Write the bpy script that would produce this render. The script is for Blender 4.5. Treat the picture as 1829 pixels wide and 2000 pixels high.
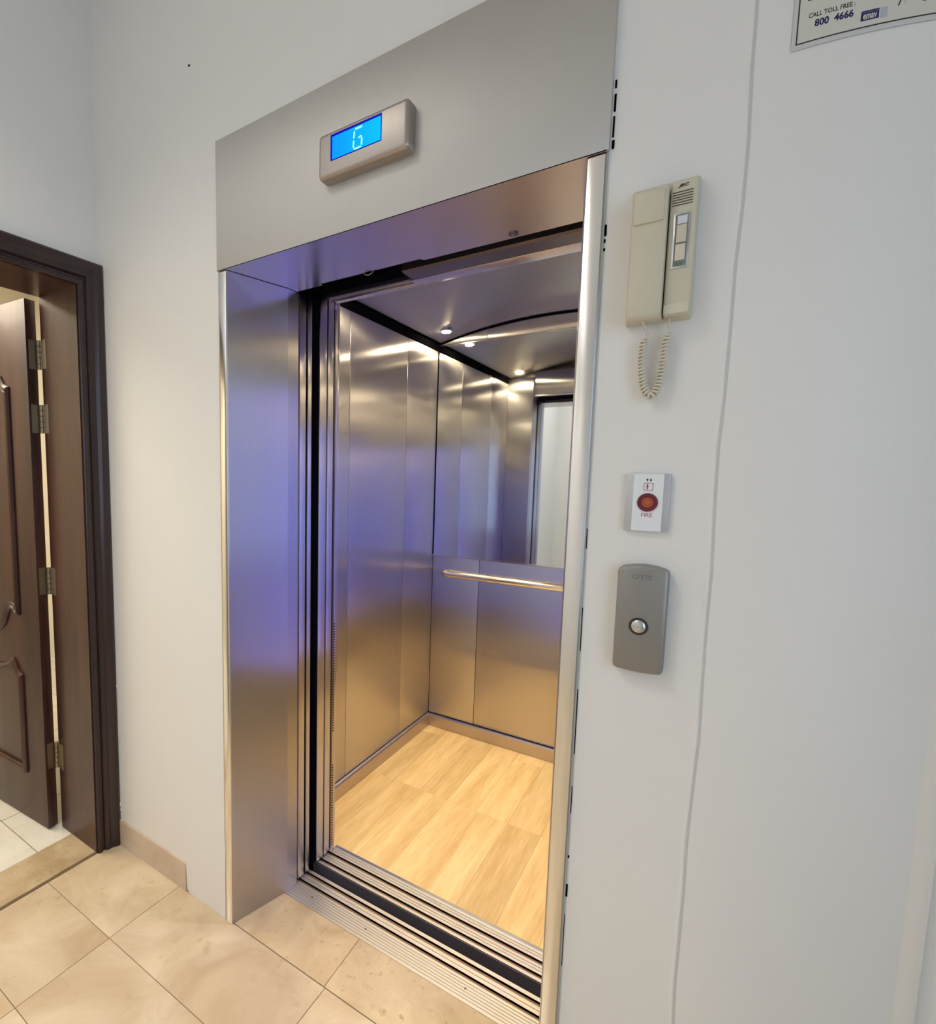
import bpy, bmesh, math, random
from mathutils import Vector, Matrix
random.seed(7)
for o in list(bpy.data.objects): bpy.data.objects.remove(o)
S = bpy.context.scene
COL = S.collection

# ------------------------------------------------------------------ camera
cam = bpy.data.cameras.new('camera'); camo = bpy.data.objects.new('camera', cam); COL.objects.link(camo)
YAW, PIT, ROL = 0.599, -0.0999, 0.0154
F = Vector((-math.sin(YAW)*math.cos(PIT), math.cos(YAW)*math.cos(PIT), math.sin(PIT)))
Rt = Vector((math.cos(YAW), math.sin(YAW), 0)); U = Rt.cross(F)
R2 = Rt*math.cos(ROL)+U*math.sin(ROL); U2 = -Rt*math.sin(ROL)+U*math.cos(ROL)
M = Matrix((R2, U2, -F)).transposed().to_4x4(); M.translation = Vector((1.2804, -1.1104, 1.4916))
camo.matrix_world = M
cam.sensor_fit = 'HORIZONTAL'; cam.sensor_width = 36.0; cam.lens = 1024.56/1829*36
cam.shift_x = (914.5-704.88)/1829; cam.shift_y = (1037.66-1000)/1829
cam.clip_start = 0.02; cam.clip_end = 60
S.camera = camo

# ------------------------------------------------------------------ world, lights, exposure
w = bpy.data.worlds.new('world'); S.world = w; w.use_nodes = True
w.node_tree.nodes['Background'].inputs[0].default_value = (0.72, 0.84, 1.0, 1)
w.node_tree.nodes['Background'].inputs[1].default_value = 1.3
S.view_settings.view_transform = 'Standard'; S.view_settings.look = 'None'
S.view_settings.exposure = 0.0; S.view_settings.gamma = 1.0; S.view_settings.use_curve_mapping = False

def area(name, loc, target, sx, sy, power, color):
    l = bpy.data.lights.new(name, 'AREA'); l.shape = 'RECTANGLE'; l.size = sx; l.size_y = sy
    l.energy = power; l.color = color
    o = bpy.data.objects.new(name, l); COL.objects.link(o); o.location = loc
    o.rotation_euler = (Vector(target)-Vector(loc)).to_track_quat('-Z', 'Y').to_euler()
    return o
area('daylight_window_light', (3.05, -1.75, 1.65), (0, -1.4, 1.45), 1.5, 1.9, 15, (0.56, 0.78, 1.0))
area('side_room_light', (-1.9, -0.7, 2.75), (-1.9, -0.7, 0), 1.0, 1.0, 46, (1.0, 0.87, 0.68))

# ------------------------------------------------------------------ helpers
WL = {}
def link(o, parent):
    COL.objects.link(o)
    if parent is not None: o.parent = parent
def tag(o, label=None, cat=None, group=None, kind=None):
    if label: o['label'] = label
    if cat: o['category'] = cat
    if group: o['group'] = group
    if kind: o['kind'] = kind
    return o
def thing(name, loc, label, cat, group=None, kind=None, parent=None):
    o = bpy.data.objects.new(name, None); link(o, parent); o.empty_display_size = .05
    WL[o.name] = Vector(loc); o.location = Vector(loc)-(WL[parent.name] if parent else Vector())
    return tag(o, label, cat, group, kind)
def mesh(name, verts, faces, mat, parent=None, smooth=False, bevel=0, seg=2):
    vs = [Vector(v) for v in verts]
    lo = Vector([min(v[i] for v in vs) for i in range(3)]); hi = Vector([max(v[i] for v in vs) for i in range(3)])
    c = (lo+hi)/2
    me = bpy.data.meshes.new(name); me.from_pydata([tuple(v-c) for v in vs], [], faces); me.validate()
    bm = bmesh.new(); bm.from_mesh(me); bmesh.ops.recalc_face_normals(bm, faces=bm.faces)
    wall_mounted = hi.y < .001 and hi.y-lo.y < .06 and lo.z > .2       # fittings keep a sharp edge where they meet the wall
    if bevel:
        bmesh.ops.bevel(bm, geom=[e for e in bm.edges if len(e.link_faces) == 2 and e.calc_face_angle(0) > .5 and not (wall_mounted and all(v.co.y > hi.y-c.y-1e-5 for v in e.verts))], offset=bevel, segments=seg, affect='EDGES', profile=.5, clamp_overlap=True)
    bm.to_mesh(me); bm.free()
    if smooth or bevel:
        me.polygons.foreach_set('use_smooth', [True]*len(me.polygons))
        if bevel or smooth == 'auto':
            me.set_sharp_from_angle(angle=math.radians(40 if bevel else 35))
    me.materials.append(mat)
    o = bpy.data.objects.new(name, me); link(o, parent)
    WL[o.name] = c; o.location = c-(WL[parent.name] if parent else Vector())
    return o
def boxvf(x0, x1, y0, y1, z0, z1):
    v = [(x, y, z) for x in (x0, x1) for y in (y0, y1) for z in (z0, z1)]
    f = [(0,1,3,2), (4,6,7,5), (0,4,5,1), (2,3,7,6), (0,2,6,4), (1,5,7,3)]
    return v, f
def box(name, x0, x1, y0, y1, z0, z1, mat, parent=None, bevel=0, seg=2):
    v, f = boxvf(x0, x1, y0, y1, z0, z1)
    return mesh(name, v, f, mat, parent, bevel=bevel, seg=seg)
def boxes(name, L, mat, parent=None, bevel=0):
    V, Fc = [], []
    for b in L:
        v, f = boxvf(*b); n = len(V); V += v; Fc += [tuple(i+n for i in q) for q in f]
    return mesh(name, V, Fc, mat, parent, bevel=bevel)
def prism(name, poly, fn, a0, a1, mat, parent=None, bevel=0, smooth=False):
    """poly in 2D, extruded from a0 to a1; fn(u, v, a) gives world."""
    n = len(poly)
    V = [fn(p[0], p[1], a0) for p in poly]+[fn(p[0], p[1], a1) for p in poly]
    Fc = [tuple(range(n)), tuple(range(n, 2*n))]+[(i, (i+1) % n, n+(i+1) % n, n+i) for i in range(n)]
    return mesh(name, V, Fc, mat, parent, bevel=bevel, smooth=smooth)
XYZ = lambda x, y, z: (x, y, z)      # plan polygon extruded in z
def sweep(name, path, closed, prof, fn, mat, parent=None, smooth='auto'):
    """path: 2D points; prof: (offset to the left, height). fn(u, v, h) -> world. Mitred."""
    n = len(path); V = []; m = len(prof)
    def nrm(a, b):
        d = (b[0]-a[0], b[1]-a[1]); l = math.hypot(*d) or 1; return (-d[1]/l, d[0]/l)
    for i in range(n):
        p = path[i]
        if closed: n1, n2 = nrm(path[i-1], p), nrm(p, path[(i+1) % n])
        else:
            n2 = nrm(p, path[i+1]) if i < n-1 else nrm(path[i-1], p)
            n1 = nrm(path[i-1], p) if i > 0 else n2
        k = 1+n1[0]*n2[0]+n1[1]*n2[1]; k = max(k, .35)
        mx, my = (n1[0]+n2[0])/k, (n1[1]+n2[1])/k
        for o_, h in prof: V.append(fn(p[0]+mx*o_, p[1]+my*o_, h))
    Fc = []
    for i in range(n if closed else n-1):
        j = (i+1) % n
        for k in range(m-1): Fc.append((i*m+k, j*m+k, j*m+k+1, i*m+k+1))
        Fc.append((i*m+m-1, j*m+m-1, j*m, i*m))
    if not closed: Fc += [tuple(range(m)), tuple(range((n-1)*m, n*m))]
    return mesh(name, V, Fc, mat, parent, smooth=smooth)
def disc(name, c, r, axis, d0, d1, mat, parent=None, n=28, rim=0, dome=0, bevel=0):
    """cylinder along axis ('x','y','z') between d0 and d1; optional dome towards d0"""
    V, Fc = [], []
    rings = [(r, d1), (r, d0)]
    if dome:
        rings += [(r*math.cos(t*math.pi/10), d0-dome*math.sin(t*math.pi/10)) for t in range(1, 5)]
    for rr, d in rings:
        for i in range(n):
            a = 2*math.pi*i/n; p, q = rr*math.cos(a), rr*math.sin(a)
            V.append({'x': (d, c[1]+p, c[2]+q), 'y': (c[0]+p, d, c[2]+q), 'z': (c[0]+p, c[1]+q, d)}[axis])
    for k in range(len(rings)-1):
        for i in range(n): Fc.append((k*n+i, k*n+(i+1) % n, (k+1)*n+(i+1) % n, (k+1)*n+i))
    Fc += [tuple(range(n)), tuple(range((len(rings)-1)*n, len(rings)*n))]
    return mesh(name, V, Fc, mat, parent, bevel=bevel, smooth='auto')
def ring(name, c, r0, r1, y0, y1, mat, parent=None, n=32):
    V, Fc = [], []
    for rr, d in ((r0, y1), (r0, y0), (r1, y0), (r1, y1)):
        for i in range(n):
            a = 2*math.pi*i/n; V.append((c[0]+rr*math.cos(a), d, c[2]+rr*math.sin(a)))
    for k in range(4):
        for i in range(n): Fc.append((k*n+i, k*n+(i+1) % n, ((k+1) % 4)*n+(i+1) % n, ((k+1) % 4)*n+i))
    return mesh(name, V, Fc, mat, parent, smooth='auto')
def tube(name, pts, r, mat, parent=None, n=8):
    V, Fc = [], []; P = [Vector(p) for p in pts]; up = None
    for i, p in enumerate(P):
        t = (P[min(i+1, len(P)-1)]-P[max(i-1, 0)]).normalized()
        if up is None: up = t.orthogonal().normalized()
        up = (up-t*up.dot(t)).normalized(); s = t.cross(up)
        for k in range(n):
            a = 2*math.pi*k/n; V.append(p+up*(r*math.cos(a))+s*(r*math.sin(a)))
    for i in range(len(P)-1):
        for k in range(n): Fc.append((i*n+k, i*n+(k+1) % n, (i+1)*n+(k+1) % n, (i+1)*n+k))
    Fc += [tuple(range(n)), tuple(range((len(P)-1)*n, len(P)*n))]
    return mesh(name, V, Fc, mat, parent, smooth=True)
def text(name, s, u0, v0, width, height, fn, mat, parent=None, bold=0.0, depth=.0004, shear=0):
    """lettering as thin raised geometry; fn(u, v, h) -> world; (u0, v0) lower-left, scaled to width x height"""
    cu = bpy.data.curves.new(name, 'FONT'); cu.body = s; cu.resolution_u = 3; cu.offset = bold; cu.extrude = .5; cu.shear = shear
    o = bpy.data.objects.new('tmp_text', cu); COL.objects.link(o)
    dg = bpy.context.evaluated_depsgraph_get(); me = bpy.data.meshes.new_from_object(o.evaluated_get(dg))
    vs = [v.co.copy() for v in me.vertices]; fs = [tuple(p.vertices) for p in me.polygons]
    bpy.data.objects.remove(o); bpy.data.meshes.remove(me)
    if not vs: return None
    x0 = min(v.x for v in vs); x1 = max(v.x for v in vs); y0 = min(v.y for v in vs); y1 = max(v.y for v in vs)
    sx = width/(x1-x0); sy = height/(y1-y0)
    return mesh(name, [fn(u0+(v.x-x0)*sx, v0+(v.y-y0)*sy, (v.z+.5)*depth) for v in vs], fs, mat, parent)

# ------------------------------------------------------------------ materials
def nm(name):
    m = bpy.data.materials.new(name); m.use_nodes = True; nt = m.node_tree
    return m, nt, nt.nodes['Principled BSDF']
def node(nt, t, **k):
    n = nt.nodes.new(t)
    for a, b in k.items(): setattr(n, a, b)
    return n
def setin(n, **k):
    for a, b in k.items(): n.inputs[a.replace('_', ' ')].default_value = b
def plain(name, c, rough=.5, metal=0, bump=0, bscale=40, var=0, coat=0, emis=None, es=1):
    m, nt, b = nm(name); b.inputs['Base Color'].default_value = (*c, 1); b.inputs['Roughness'].default_value = rough
    b.inputs['Metallic'].default_value = metal
    if coat: b.inputs['Coat Weight'].default_value = coat; b.inputs['Coat Roughness'].default_value = .15
    if emis: b.inputs['Emission Color'].default_value = (*emis, 1); b.inputs['Emission Strength'].default_value = es
    if bump or var:
        tc = node(nt, 'ShaderNodeTexCoord'); nz = node(nt, 'ShaderNodeTexNoise'); nz.inputs['Scale'].default_value = bscale
        nz.inputs['Detail'].default_value = 5
        nt.links.new(tc.outputs['Object'], nz.inputs['Vector'])
        if bump:
            bp = node(nt, 'ShaderNodeBump'); bp.inputs['Strength'].default_value = bump; bp.inputs['Distance'].default_value = .002
            nt.links.new(nz.outputs['Fac'], bp.inputs['Height']); nt.links.new(bp.outputs['Normal'], b.inputs['Normal'])
        if var:
            mx = node(nt, 'ShaderNodeMix', data_type='RGBA'); mx.inputs[6].default_value = (*[x*(1-var) for x in c], 1); mx.inputs[7].default_value = (*[min(1, x*(1+var)) for x in c], 1)
            nt.links.new(nz.outputs['Fac'], mx.inputs[0]); nt.links.new(mx.outputs[2], b.inputs['Base Color'])
    return m
def steel(name, c=(.62, .60, .57), rough=.38, aniso=.9, mode='wall', grain='z', wave=.0, smudge=.1, wscale=2.2, streak=.10):
    """brushed stainless; mode wall: highlights spread sideways; 'flat': tangent fixed to x"""
    m, nt, b = nm(name); b.inputs['Metallic'].default_value = 1; b.inputs['Anisotropic'].default_value = aniso
    tc = node(nt, 'ShaderNodeTexCoord')
    if aniso > 0:
        if mode == 'wall':
            g = node(nt, 'ShaderNodeNewGeometry'); vm = node(nt, 'ShaderNodeVectorMath', operation='CROSS_PRODUCT'); vm.inputs[1].default_value = (.002, .003, 1)
            nt.links.new(g.outputs['True Normal'], vm.inputs[0])
            nz_ = node(nt, 'ShaderNodeVectorMath', operation='NORMALIZE'); nt.links.new(vm.outputs[0], nz_.inputs[0]); nt.links.new(nz_.outputs[0], b.inputs['Tangent'])
        else:
            cx = node(nt, 'ShaderNodeCombineXYZ'); v = {'x': (1, 0, 0), 'y': (0, 1, 0), 'z': (0, 0, 1)}[mode]
            for i in range(3): cx.inputs[i].default_value = v[i]
            nt.links.new(cx.outputs[0], b.inputs['Tangent'])
    mp = node(nt, 'ShaderNodeMapping'); sc = {'z': (260, 260, 2.5), 'x': (2.5, 260, 260), 'y': (260, 2.5, 260)}[grain]; mp.inputs['Scale'].default_value = sc
    nt.links.new(tc.outputs['Object'], mp.inputs['Vector'])
    n1 = node(nt, 'ShaderNodeTexNoise'); n1.inputs['Scale'].default_value = 1; n1.inputs['Detail'].default_value = 3
    nt.links.new(mp.outputs[0], n1.inputs['Vector'])
    n2 = node(nt, 'ShaderNodeTexNoise'); n2.inputs['Scale'].default_value = 5; n2.inputs['Detail'].default_value = 4; nt.links.new(tc.outputs['Object'], n2.inputs['Vector'])
    ad = node(nt, 'ShaderNodeMath', operation='MULTIPLY_ADD'); ad.inputs[1].default_value = streak; ad.inputs[2].default_value = rough-streak/2-smudge/2
    nt.links.new(n1.outputs['Fac'], ad.inputs[0])
    a2 = node(nt, 'ShaderNodeMath', operation='MULTIPLY_ADD'); a2.inputs[1].default_value = smudge; nt.links.new(n2.outputs['Fac'], a2.inputs[0]); nt.links.new(ad.outputs[0], a2.inputs[2])
    nt.links.new(a2.outputs[0], b.inputs['Roughness'])
    mx = node(nt, 'ShaderNodeMix', data_type='RGBA'); mx.inputs[6].default_value = (*[x*(1-streak*.35) for x in c], 1); mx.inputs[7].default_value = (*[min(1, x*1.035) for x in c], 1)
    nt.links.new(n1.outputs['Fac'], mx.inputs[0]); nt.links.new(mx.outputs[2], b.inputs['Base Color'])
    if wave:
        n3 = node(nt, 'ShaderNodeTexNoise'); n3.inputs['Scale'].default_value = wscale; n3.inputs['Detail'].default_value = 1; nt.links.new(tc.outputs['Object'], n3.inputs['Vector'])
        b2 = node(nt, 'ShaderNodeBump'); b2.inputs['Strength'].default_value = 1; b2.inputs['Distance'].default_value = wave
        nt.links.new(n3.outputs['Fac'], b2.inputs['Height']); nt.links.new(b2.outputs['Normal'], b.inputs['Normal'])
    return m
def wood(name, c1, c2, grain='z', scale=1.0, rough=.35, perobj=0.0, coat=0, contrast=1.0):
    m, nt, b = nm(name); tc = node(nt, 'ShaderNodeTexCoord'); oi = node(nt, 'ShaderNodeObjectInfo')
    cb = node(nt, 'ShaderNodeVectorMath', operation='MULTIPLY_ADD'); cb.inputs[1].default_value = (7.3, 3.1, 5.7)
    rc = node(nt, 'ShaderNodeCombineXYZ')
    for i in range(3): nt.links.new(oi.outputs['Random'], rc.inputs[i])
    nt.links.new(rc.outputs[0], cb.inputs[0]); nt.links.new(tc.outputs['Object'], cb.inputs[2])
    mp = node(nt, 'ShaderNodeMapping'); s = {'z': (14, 14, 1.3), 'y': (14, 1.3, 14), 'x': (1.3, 14, 14)}[grain]; mp.inputs['Scale'].default_value = [x*scale for x in s]
    nt.links.new(cb.outputs[0], mp.inputs['Vector'])
    n1 = node(nt, 'ShaderNodeTexNoise'); n1.inputs['Scale'].default_value = 1; n1.inputs['Detail'].default_value = 3; n1.inputs['Distortion'].default_value = .6; nt.links.new(mp.outputs[0], n1.inputs['Vector'])
    mp2 = node(nt, 'ShaderNodeMapping'); mp2.inputs['Scale'].default_value = [x*scale*9 for x in s]; nt.links.new(cb.outputs[0], mp2.inputs['Vector'])
    n2 = node(nt, 'ShaderNodeTexNoise'); n2.inputs['Scale'].default_value = 1; n2.inputs['Detail'].default_value = 3; nt.links.new(mp2.outputs[0], n2.inputs['Vector'])
    a = node(nt, 'ShaderNodeMath', operation='MULTIPLY_ADD'); a.inputs[1].default_value = .35; nt.links.new(n2.outputs['Fac'], a.inputs[0])
    a0 = node(nt, 'ShaderNodeMath', operation='MULTIPLY'); a0.inputs[1].default_value = .75; nt.links.new(n1.outputs['Fac'], a0.inputs[0]); nt.links.new(a0.outputs[0], a.inputs[2])
    rp = node(nt, 'ShaderNodeValToRGB'); rp.color_ramp.elements[0].position = .5-.15/contrast; rp.color_ramp.elements[1].position = .5+.22/contrast
    rp.color_ramp.elements[0].color = (*c1, 1); rp.color_ramp.elements[1].color = (*c2, 1); nt.links.new(a.outputs[0], rp.inputs[0])
    hs = node(nt, 'ShaderNodeHueSaturation'); nt.links.new(rp.outputs[0], hs.inputs['Color'])
    vv = node(nt, 'ShaderNodeMath', operation='MULTIPLY_ADD'); vv.inputs[1].default_value = perobj; vv.inputs[2].default_value = 1-perobj/2; nt.links.new(oi.outputs['Random'], vv.inputs[0])
    nt.links.new(vv.outputs[0], hs.inputs['Value']); nt.links.new(hs.outputs[0], b.inputs['Base Color'])
    b.inputs['Roughness'].default_value = rough
    if coat: b.inputs['Coat Weight'].default_value = coat; b.inputs['Coat Roughness'].default_value = .12
    bp = node(nt, 'ShaderNodeBump'); bp.inputs['Strength'].default_value = .12; bp.inputs['Distance'].default_value = .0006; nt.links.new(n2.outputs['Fac'], bp.inputs['Height']); nt.links.new(bp.outputs['Normal'], b.inputs['Normal'])
    return m
def marble(name, c1, c2, c3, rough=.25, perobj=.06, scale=3.0):
    m, nt, b = nm(name); tc = node(nt, 'ShaderNodeTexCoord'); oi = node(nt, 'ShaderNodeObjectInfo')
    rc = node(nt, 'ShaderNodeCombineXYZ')
    for i in range(3): nt.links.new(oi.outputs['Random'], rc.inputs[i])
    cb = node(nt, 'ShaderNodeVectorMath', operation='MULTIPLY_ADD'); cb.inputs[1].default_value = (9.3, 13.1, 5.7); nt.links.new(rc.outputs[0], cb.inputs[0]); nt.links.new(tc.outputs['Object'], cb.inputs[2])
    n1 = node(nt, 'ShaderNodeTexNoise'); n1.inputs['Scale'].default_value = scale; n1.inputs['Detail'].default_value = 6; n1.inputs['Roughness'].default_value = .6; n1.inputs['Distortion'].default_value = .8; nt.links.new(cb.outputs[0], n1.inputs['Vector'])
    rp = node(nt, 'ShaderNodeValToRGB'); e = rp.color_ramp.elements; e[0].position = .33; e[0].color = (*c1, 1); e[1].position = .68; e[1].color = (*c2, 1)
    nt.links.new(n1.outputs['Fac'], rp.inputs[0])
    n2 = node(nt, 'ShaderNodeTexNoise'); n2.inputs['Scale'].default_value = scale*9; n2.inputs['Detail'].default_value = 4; nt.links.new(cb.outputs[0], n2.inputs['Vector'])
    r2 = node(nt, 'ShaderNodeValToRGB'); r2.color_ramp.elements[0].position = .60; r2.color_ramp.elements[0].color = (0,0,0,1); r2.color_ramp.elements[1].position = .78; r2.color_ramp.elements[1].color = (1,1,1,1); nt.links.new(n2.outputs['Fac'], r2.inputs[0])
    mx = node(nt, 'ShaderNodeMix', data_type='RGBA'); mx.inputs[7].default_value = (*c3, 1); nt.links.new(r2.outputs[0], mx.inputs[0]); nt.links.new(rp.outputs[0], mx.inputs[6])
    hs = node(nt, 'ShaderNodeHueSaturation'); nt.links.new(mx.outputs[2], hs.inputs['Color'])
    vv = node(nt, 'ShaderNodeMath', operation='MULTIPLY_ADD'); vv.inputs[1].default_value = perobj; vv.inputs[2].default_value = 1-perobj/2; nt.links.new(oi.outputs['Random'], vv.inputs[0]); nt.links.new(vv.outputs[0], hs.inputs['Value'])
    nt.links.new(hs.outputs[0], b.inputs['Base Color']); b.inputs['Roughness'].default_value = rough
    return m

PAINT = plain('white_wall_paint', (.80, .80, .79), .5, bump=.12, bscale=9, var=.012)
PAINT2 = plain('cream_wall_paint', (.82, .78, .68), .55, bump=.1, bscale=9)
GREYP = plain('grey_seam_shade', (.58, .60, .60), .7)
STEEL_V = steel('brushed_steel_upright', (.56, .54, .545), .31, 1.0, 'wall', 'z', wave=.005, smudge=.08)
STEEL_J = steel('brushed_steel_jamb', (.50, .485, .495), .33, 1.0, 'wall', 'z', wave=.003, smudge=.08)
STEEL_H = steel('brushed_steel_header', (.60, .59, .57), .56, .5, 'wall', 'z', wave=.002, smudge=.10)
STEEL_S = steel('brushed_steel_soffit', (.74, .69, .74), .27, .6, 'y', 'y', wave=.0, smudge=.0, streak=.0)
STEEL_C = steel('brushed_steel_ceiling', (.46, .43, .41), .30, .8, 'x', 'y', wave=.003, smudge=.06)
STEEL_E = steel('polished_steel_edge', (.88, .87, .85), .22, 0, 'wall', 'z', smudge=.05)
STEEL_P = steel('polished_steel_rail', (.80, .76, .70), .16, 0, 'wall', 'x', smudge=.03)
STEEL_K = steel('scuffed_steel_kick_plate', (.56, .50, .47), .42, .5, 'wall', 'x')
ALU = steel('worn_aluminium_sill', (.66, .63, .59), .50, .2, 'y', 'x', smudge=.1)
ALU_D = steel('dirty_aluminium_groove', (.36, .25, .17), .6, 0, 'x', 'x')
DARKM = plain('dark_steel_transom', (.17, .145, .15), .32, .85)
SILLF = plain('dark_sill_face', (.11, .09, .105), .55, .2)
MIRROR = plain('mirror_glass', (.80, .83, .82), .03, 1)
BLACK = plain('black_rubber_and_gap_shade', (.003, .003, .004), .9); BLACK.node_tree.nodes['Principled BSDF'].inputs['Specular IOR Level'].default_value = 0  # serves rubber parts and also the painted shade in gaps
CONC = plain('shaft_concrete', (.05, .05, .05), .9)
DWOOD = wood('dark_walnut_door_wood', (.021, .0058, .0045), (.074, .0235, .0155), 'z', 1.0, .40, .10, coat=.12)
DWOOD2 = wood('dark_mahogany_casing_wood', (.013, .005, .006), (.030, .011, .011), 'z', 1.0, .34, .05, coat=.2)
OAK = wood('light_oak_planks', (.68, .445, .155), (.93, .71, .33), 'y', .9, .38, .22, contrast=1.0)
MARB = marble('cream_marble_floor_tiles', (.50, .37, .235), (.70, .585, .42), (.50, .38, .25), .22, .08)
MARB2 = marble('worn_cream_marble_threshold', (.44, .32, .18), (.66, .53, .35), (.38, .27, .15), .30, .10, 5)
MARB3 = marble('beige_marble_skirting', (.52, .40, .30), (.66, .55, .45), (.50, .38, .28), .25, .05, 4)
WTILE = marble('white_hall_tiles', (.70, .68, .60), (.82, .80, .72), (.66, .62, .52), .25, .05)
GROUT = plain('brown_grout', (.16, .115, .07), .9)
GROUTB = plain('dark_brown_joint', (.15, .095, .05), .8)
PLAST = plain('aged_cream_plastic', (.62, .58, .46), .38, bump=.04, bscale=200)
PLAST2 = plain('lighter_cream_plastic', (.68, .64, .53), .30)
PLAST_D = plain('dark_plastic_slot', (.10, .09, .07), .6)
CHROME = plain('silver_trim', (.62, .64, .66), .22, 1)
HINGE = steel('worn_brass_hinge', (.34, .29, .22), .38, 0, 'wall', 'z')
FIREP = plain('pale_silver_plastic', (.80, .84, .90), .30, .0)
FIREP2 = plain('fire_plate_edge_silver', (.55, .57, .62), .28, .4)
RED = plain('dark_red_button', (.15, .012, .022), .35)
RED2 = plain('orange_red_ring', (.48, .10, .03), .4)
RED3 = plain('red_print', (.34, .03, .05), .5)
OTISM = plain('grey_metal_paint', (.30, .295, .285), .40, .55)
INK = plain('black_print', (.012, .012, .015), .6)
NAVY = plain('navy_print', (.006, .006, .09), .6)
GREYI = plain('pale_grey_print', (.42, .42, .42), .6)
PAPER = plain('laminated_notice_paper', (.66, .66, .60), .30)
LAMIN = plain('clear_laminate_margin', (.62, .63, .64), .18)
LCD = None
def lcd():
    m, nt, b = nm('blue_lcd_backlight'); tc = node(nt, 'ShaderNodeTexCoord'); g = node(nt, 'ShaderNodeSeparateXYZ'); nt.links.new(tc.outputs['Generated'], g.inputs[0])
    rp = node(nt, 'ShaderNodeValToRGB'); rp.color_ramp.elements[0].color = (0, .33, 1, 1); rp.color_ramp.elements[1].color = (0, .56, 1, 1); nt.links.new(g.outputs[0], rp.inputs[0])
    nt.links.new(rp.outputs[0], b.inputs['Emission Color']); b.inputs['Emission Strength'].default_value = 1; b.inputs['Base Color'].default_value = (0, .01, .05, 1)
    return m
LCD = lcd()
LCDE = plain('deep_blue_lcd_border', (0, 0, .05), .3, emis=(0, 0, .40), es=1)
LCDG = plain('cyan_lcd_segments', (.1, .3, .3), .3, emis=(.30, 1.0, 1.0), es=1.15)
for m_ in (LCD, LCDE, LCDG): m_.node_tree.nodes['Principled BSDF'].inputs['Specular IOR Level'].default_value = .05
BULB = plain('warm_downlight_glass', (1, .9, .7), .3, emis=(1.0, .80, .50), es=260)
LAMPM = plain('white_ceiling_light_diffuser', (.9, .9, .9), .4, emis=(1.0, .95, .86), es=2.0)
BLUE_GLOW = plain('added_blue_glow', (0, .02, .1), .3, emis=(.22, .24, 1.0), es=13)  # added glow that colours the steel, not a known display
GLASS = plain('window_glass', (1, 1, 1), .02); GLASS.node_tree.nodes['Principled BSDF'].inputs['Transmission Weight'].default_value = 1

def struct(o, label, cat=None): return tag(o, label, cat, None, 'structure')

# ------------------------------------------------------------------ large structure
H = 3.40; XL = -.666; XR = 2.6; YB = -3.25
curvy = lambda x: .85*(x-1.272)**2
# elevator wall (plan outline): left block, right block with the gently curving part, top block
pl = [(1.064, 0), (1.272, 0)]+[(1.272+.01+i*.03, curvy(1.272+.01+i*.03)) for i in range(12)]
xe = pl[-1][0]; ye = pl[-1][1]
pl += [(XR, ye), (XR, .30), (1.064, .30), (1.064, .19)]
wallR = struct(prism('wall_back_right', pl, XYZ, 0, H, PAINT, None, smooth='auto'), 'white wall right of the elevator carrying intercom and call buttons', 'wall')
wallL = struct(prism('wall_back_left', [(XL, 0), (-.0045, 0), (-.0045, .19), (XL, .19)], XYZ, 0, H, PAINT, None), 'narrow white wall between the wooden doorway and the elevator', 'wall')
wallT = struct(prism('wall_back_top', [(-.0045, 0), (1.064, 0), (1.064, .19), (-.0045, .19)], XYZ, 2.4625, H, PAINT, None), 'white wall above the steel elevator header', 'wall')
# shallow plaster seam right of the call buttons, following down the wall
sv = []
NZ = 34
for i in range(NZ):
    z = i/(NZ-1)*H; j = .0022*math.sin(z*7)+.0015*math.sin(z*19+1); sv.append((1.2715+j, z))
V = []; Fc = []
for i, (x, z) in enumerate(sv):
    V += [(x-.006, .0004, z), (x-.002, -.0007, z), (x+.0012, -.0006, z), (x+.006, .0004, z)]
for i in range(NZ-1):
    for k in range(3): Fc.append((i*4+k, i*4+k+1, i*4+k+5, i*4+k+4))
mesh('plaster_seam', V, Fc, PAINT, wallR, smooth=True)
mesh('seam_shade_line', [(x+.002+dx, -.0009+(.0002 if dx else 0), z) for x, z in sv for dx in (0, .0036)], [(2*i, 2*i+1, 2*i+3, 2*i+2) for i in range(NZ-1)], GREYP, wallR)  # soft shade along the seam, put in as a grey strip
# faint raised plaster patch above the elevator
prism('plaster_patch', [(-.193, 2.4), (-.193, 2.655), (.72, 2.655), (.72, 2.4)], lambda u, v, a: (u, a, v), -.0005, .001, PAINT, wallT)
# plaster foot where the skirting stops
ft = []
for i in range(9):
    t = i/8*math.pi/2; ft.append((-.208+.022*(1-math.cos(t)), .03*(1-math.sin(t))+.001))
ft = [(-.212, .105)]+ft+[(-.186, .0005), (-.004, .0005), (-.004, .105)]
V = []; n = len(ft)
for p in ft: V.append((p[0], -.005, p[1]))
for p in ft: V.append((p[0]-.003, 0, p[1]))
Fc = [tuple(range(n))]+[(i, (i+1) % n, n+(i+1) % n, n+i) for i in range(n) if i != n-1]
V += [(-.212, .0, .9), (-.004, .0, .9)]
Fc.append((0, n-1, len(V)-1, len(V)-2))
mesh('plaster_foot', V, Fc, PAINT, wallL)

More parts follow.
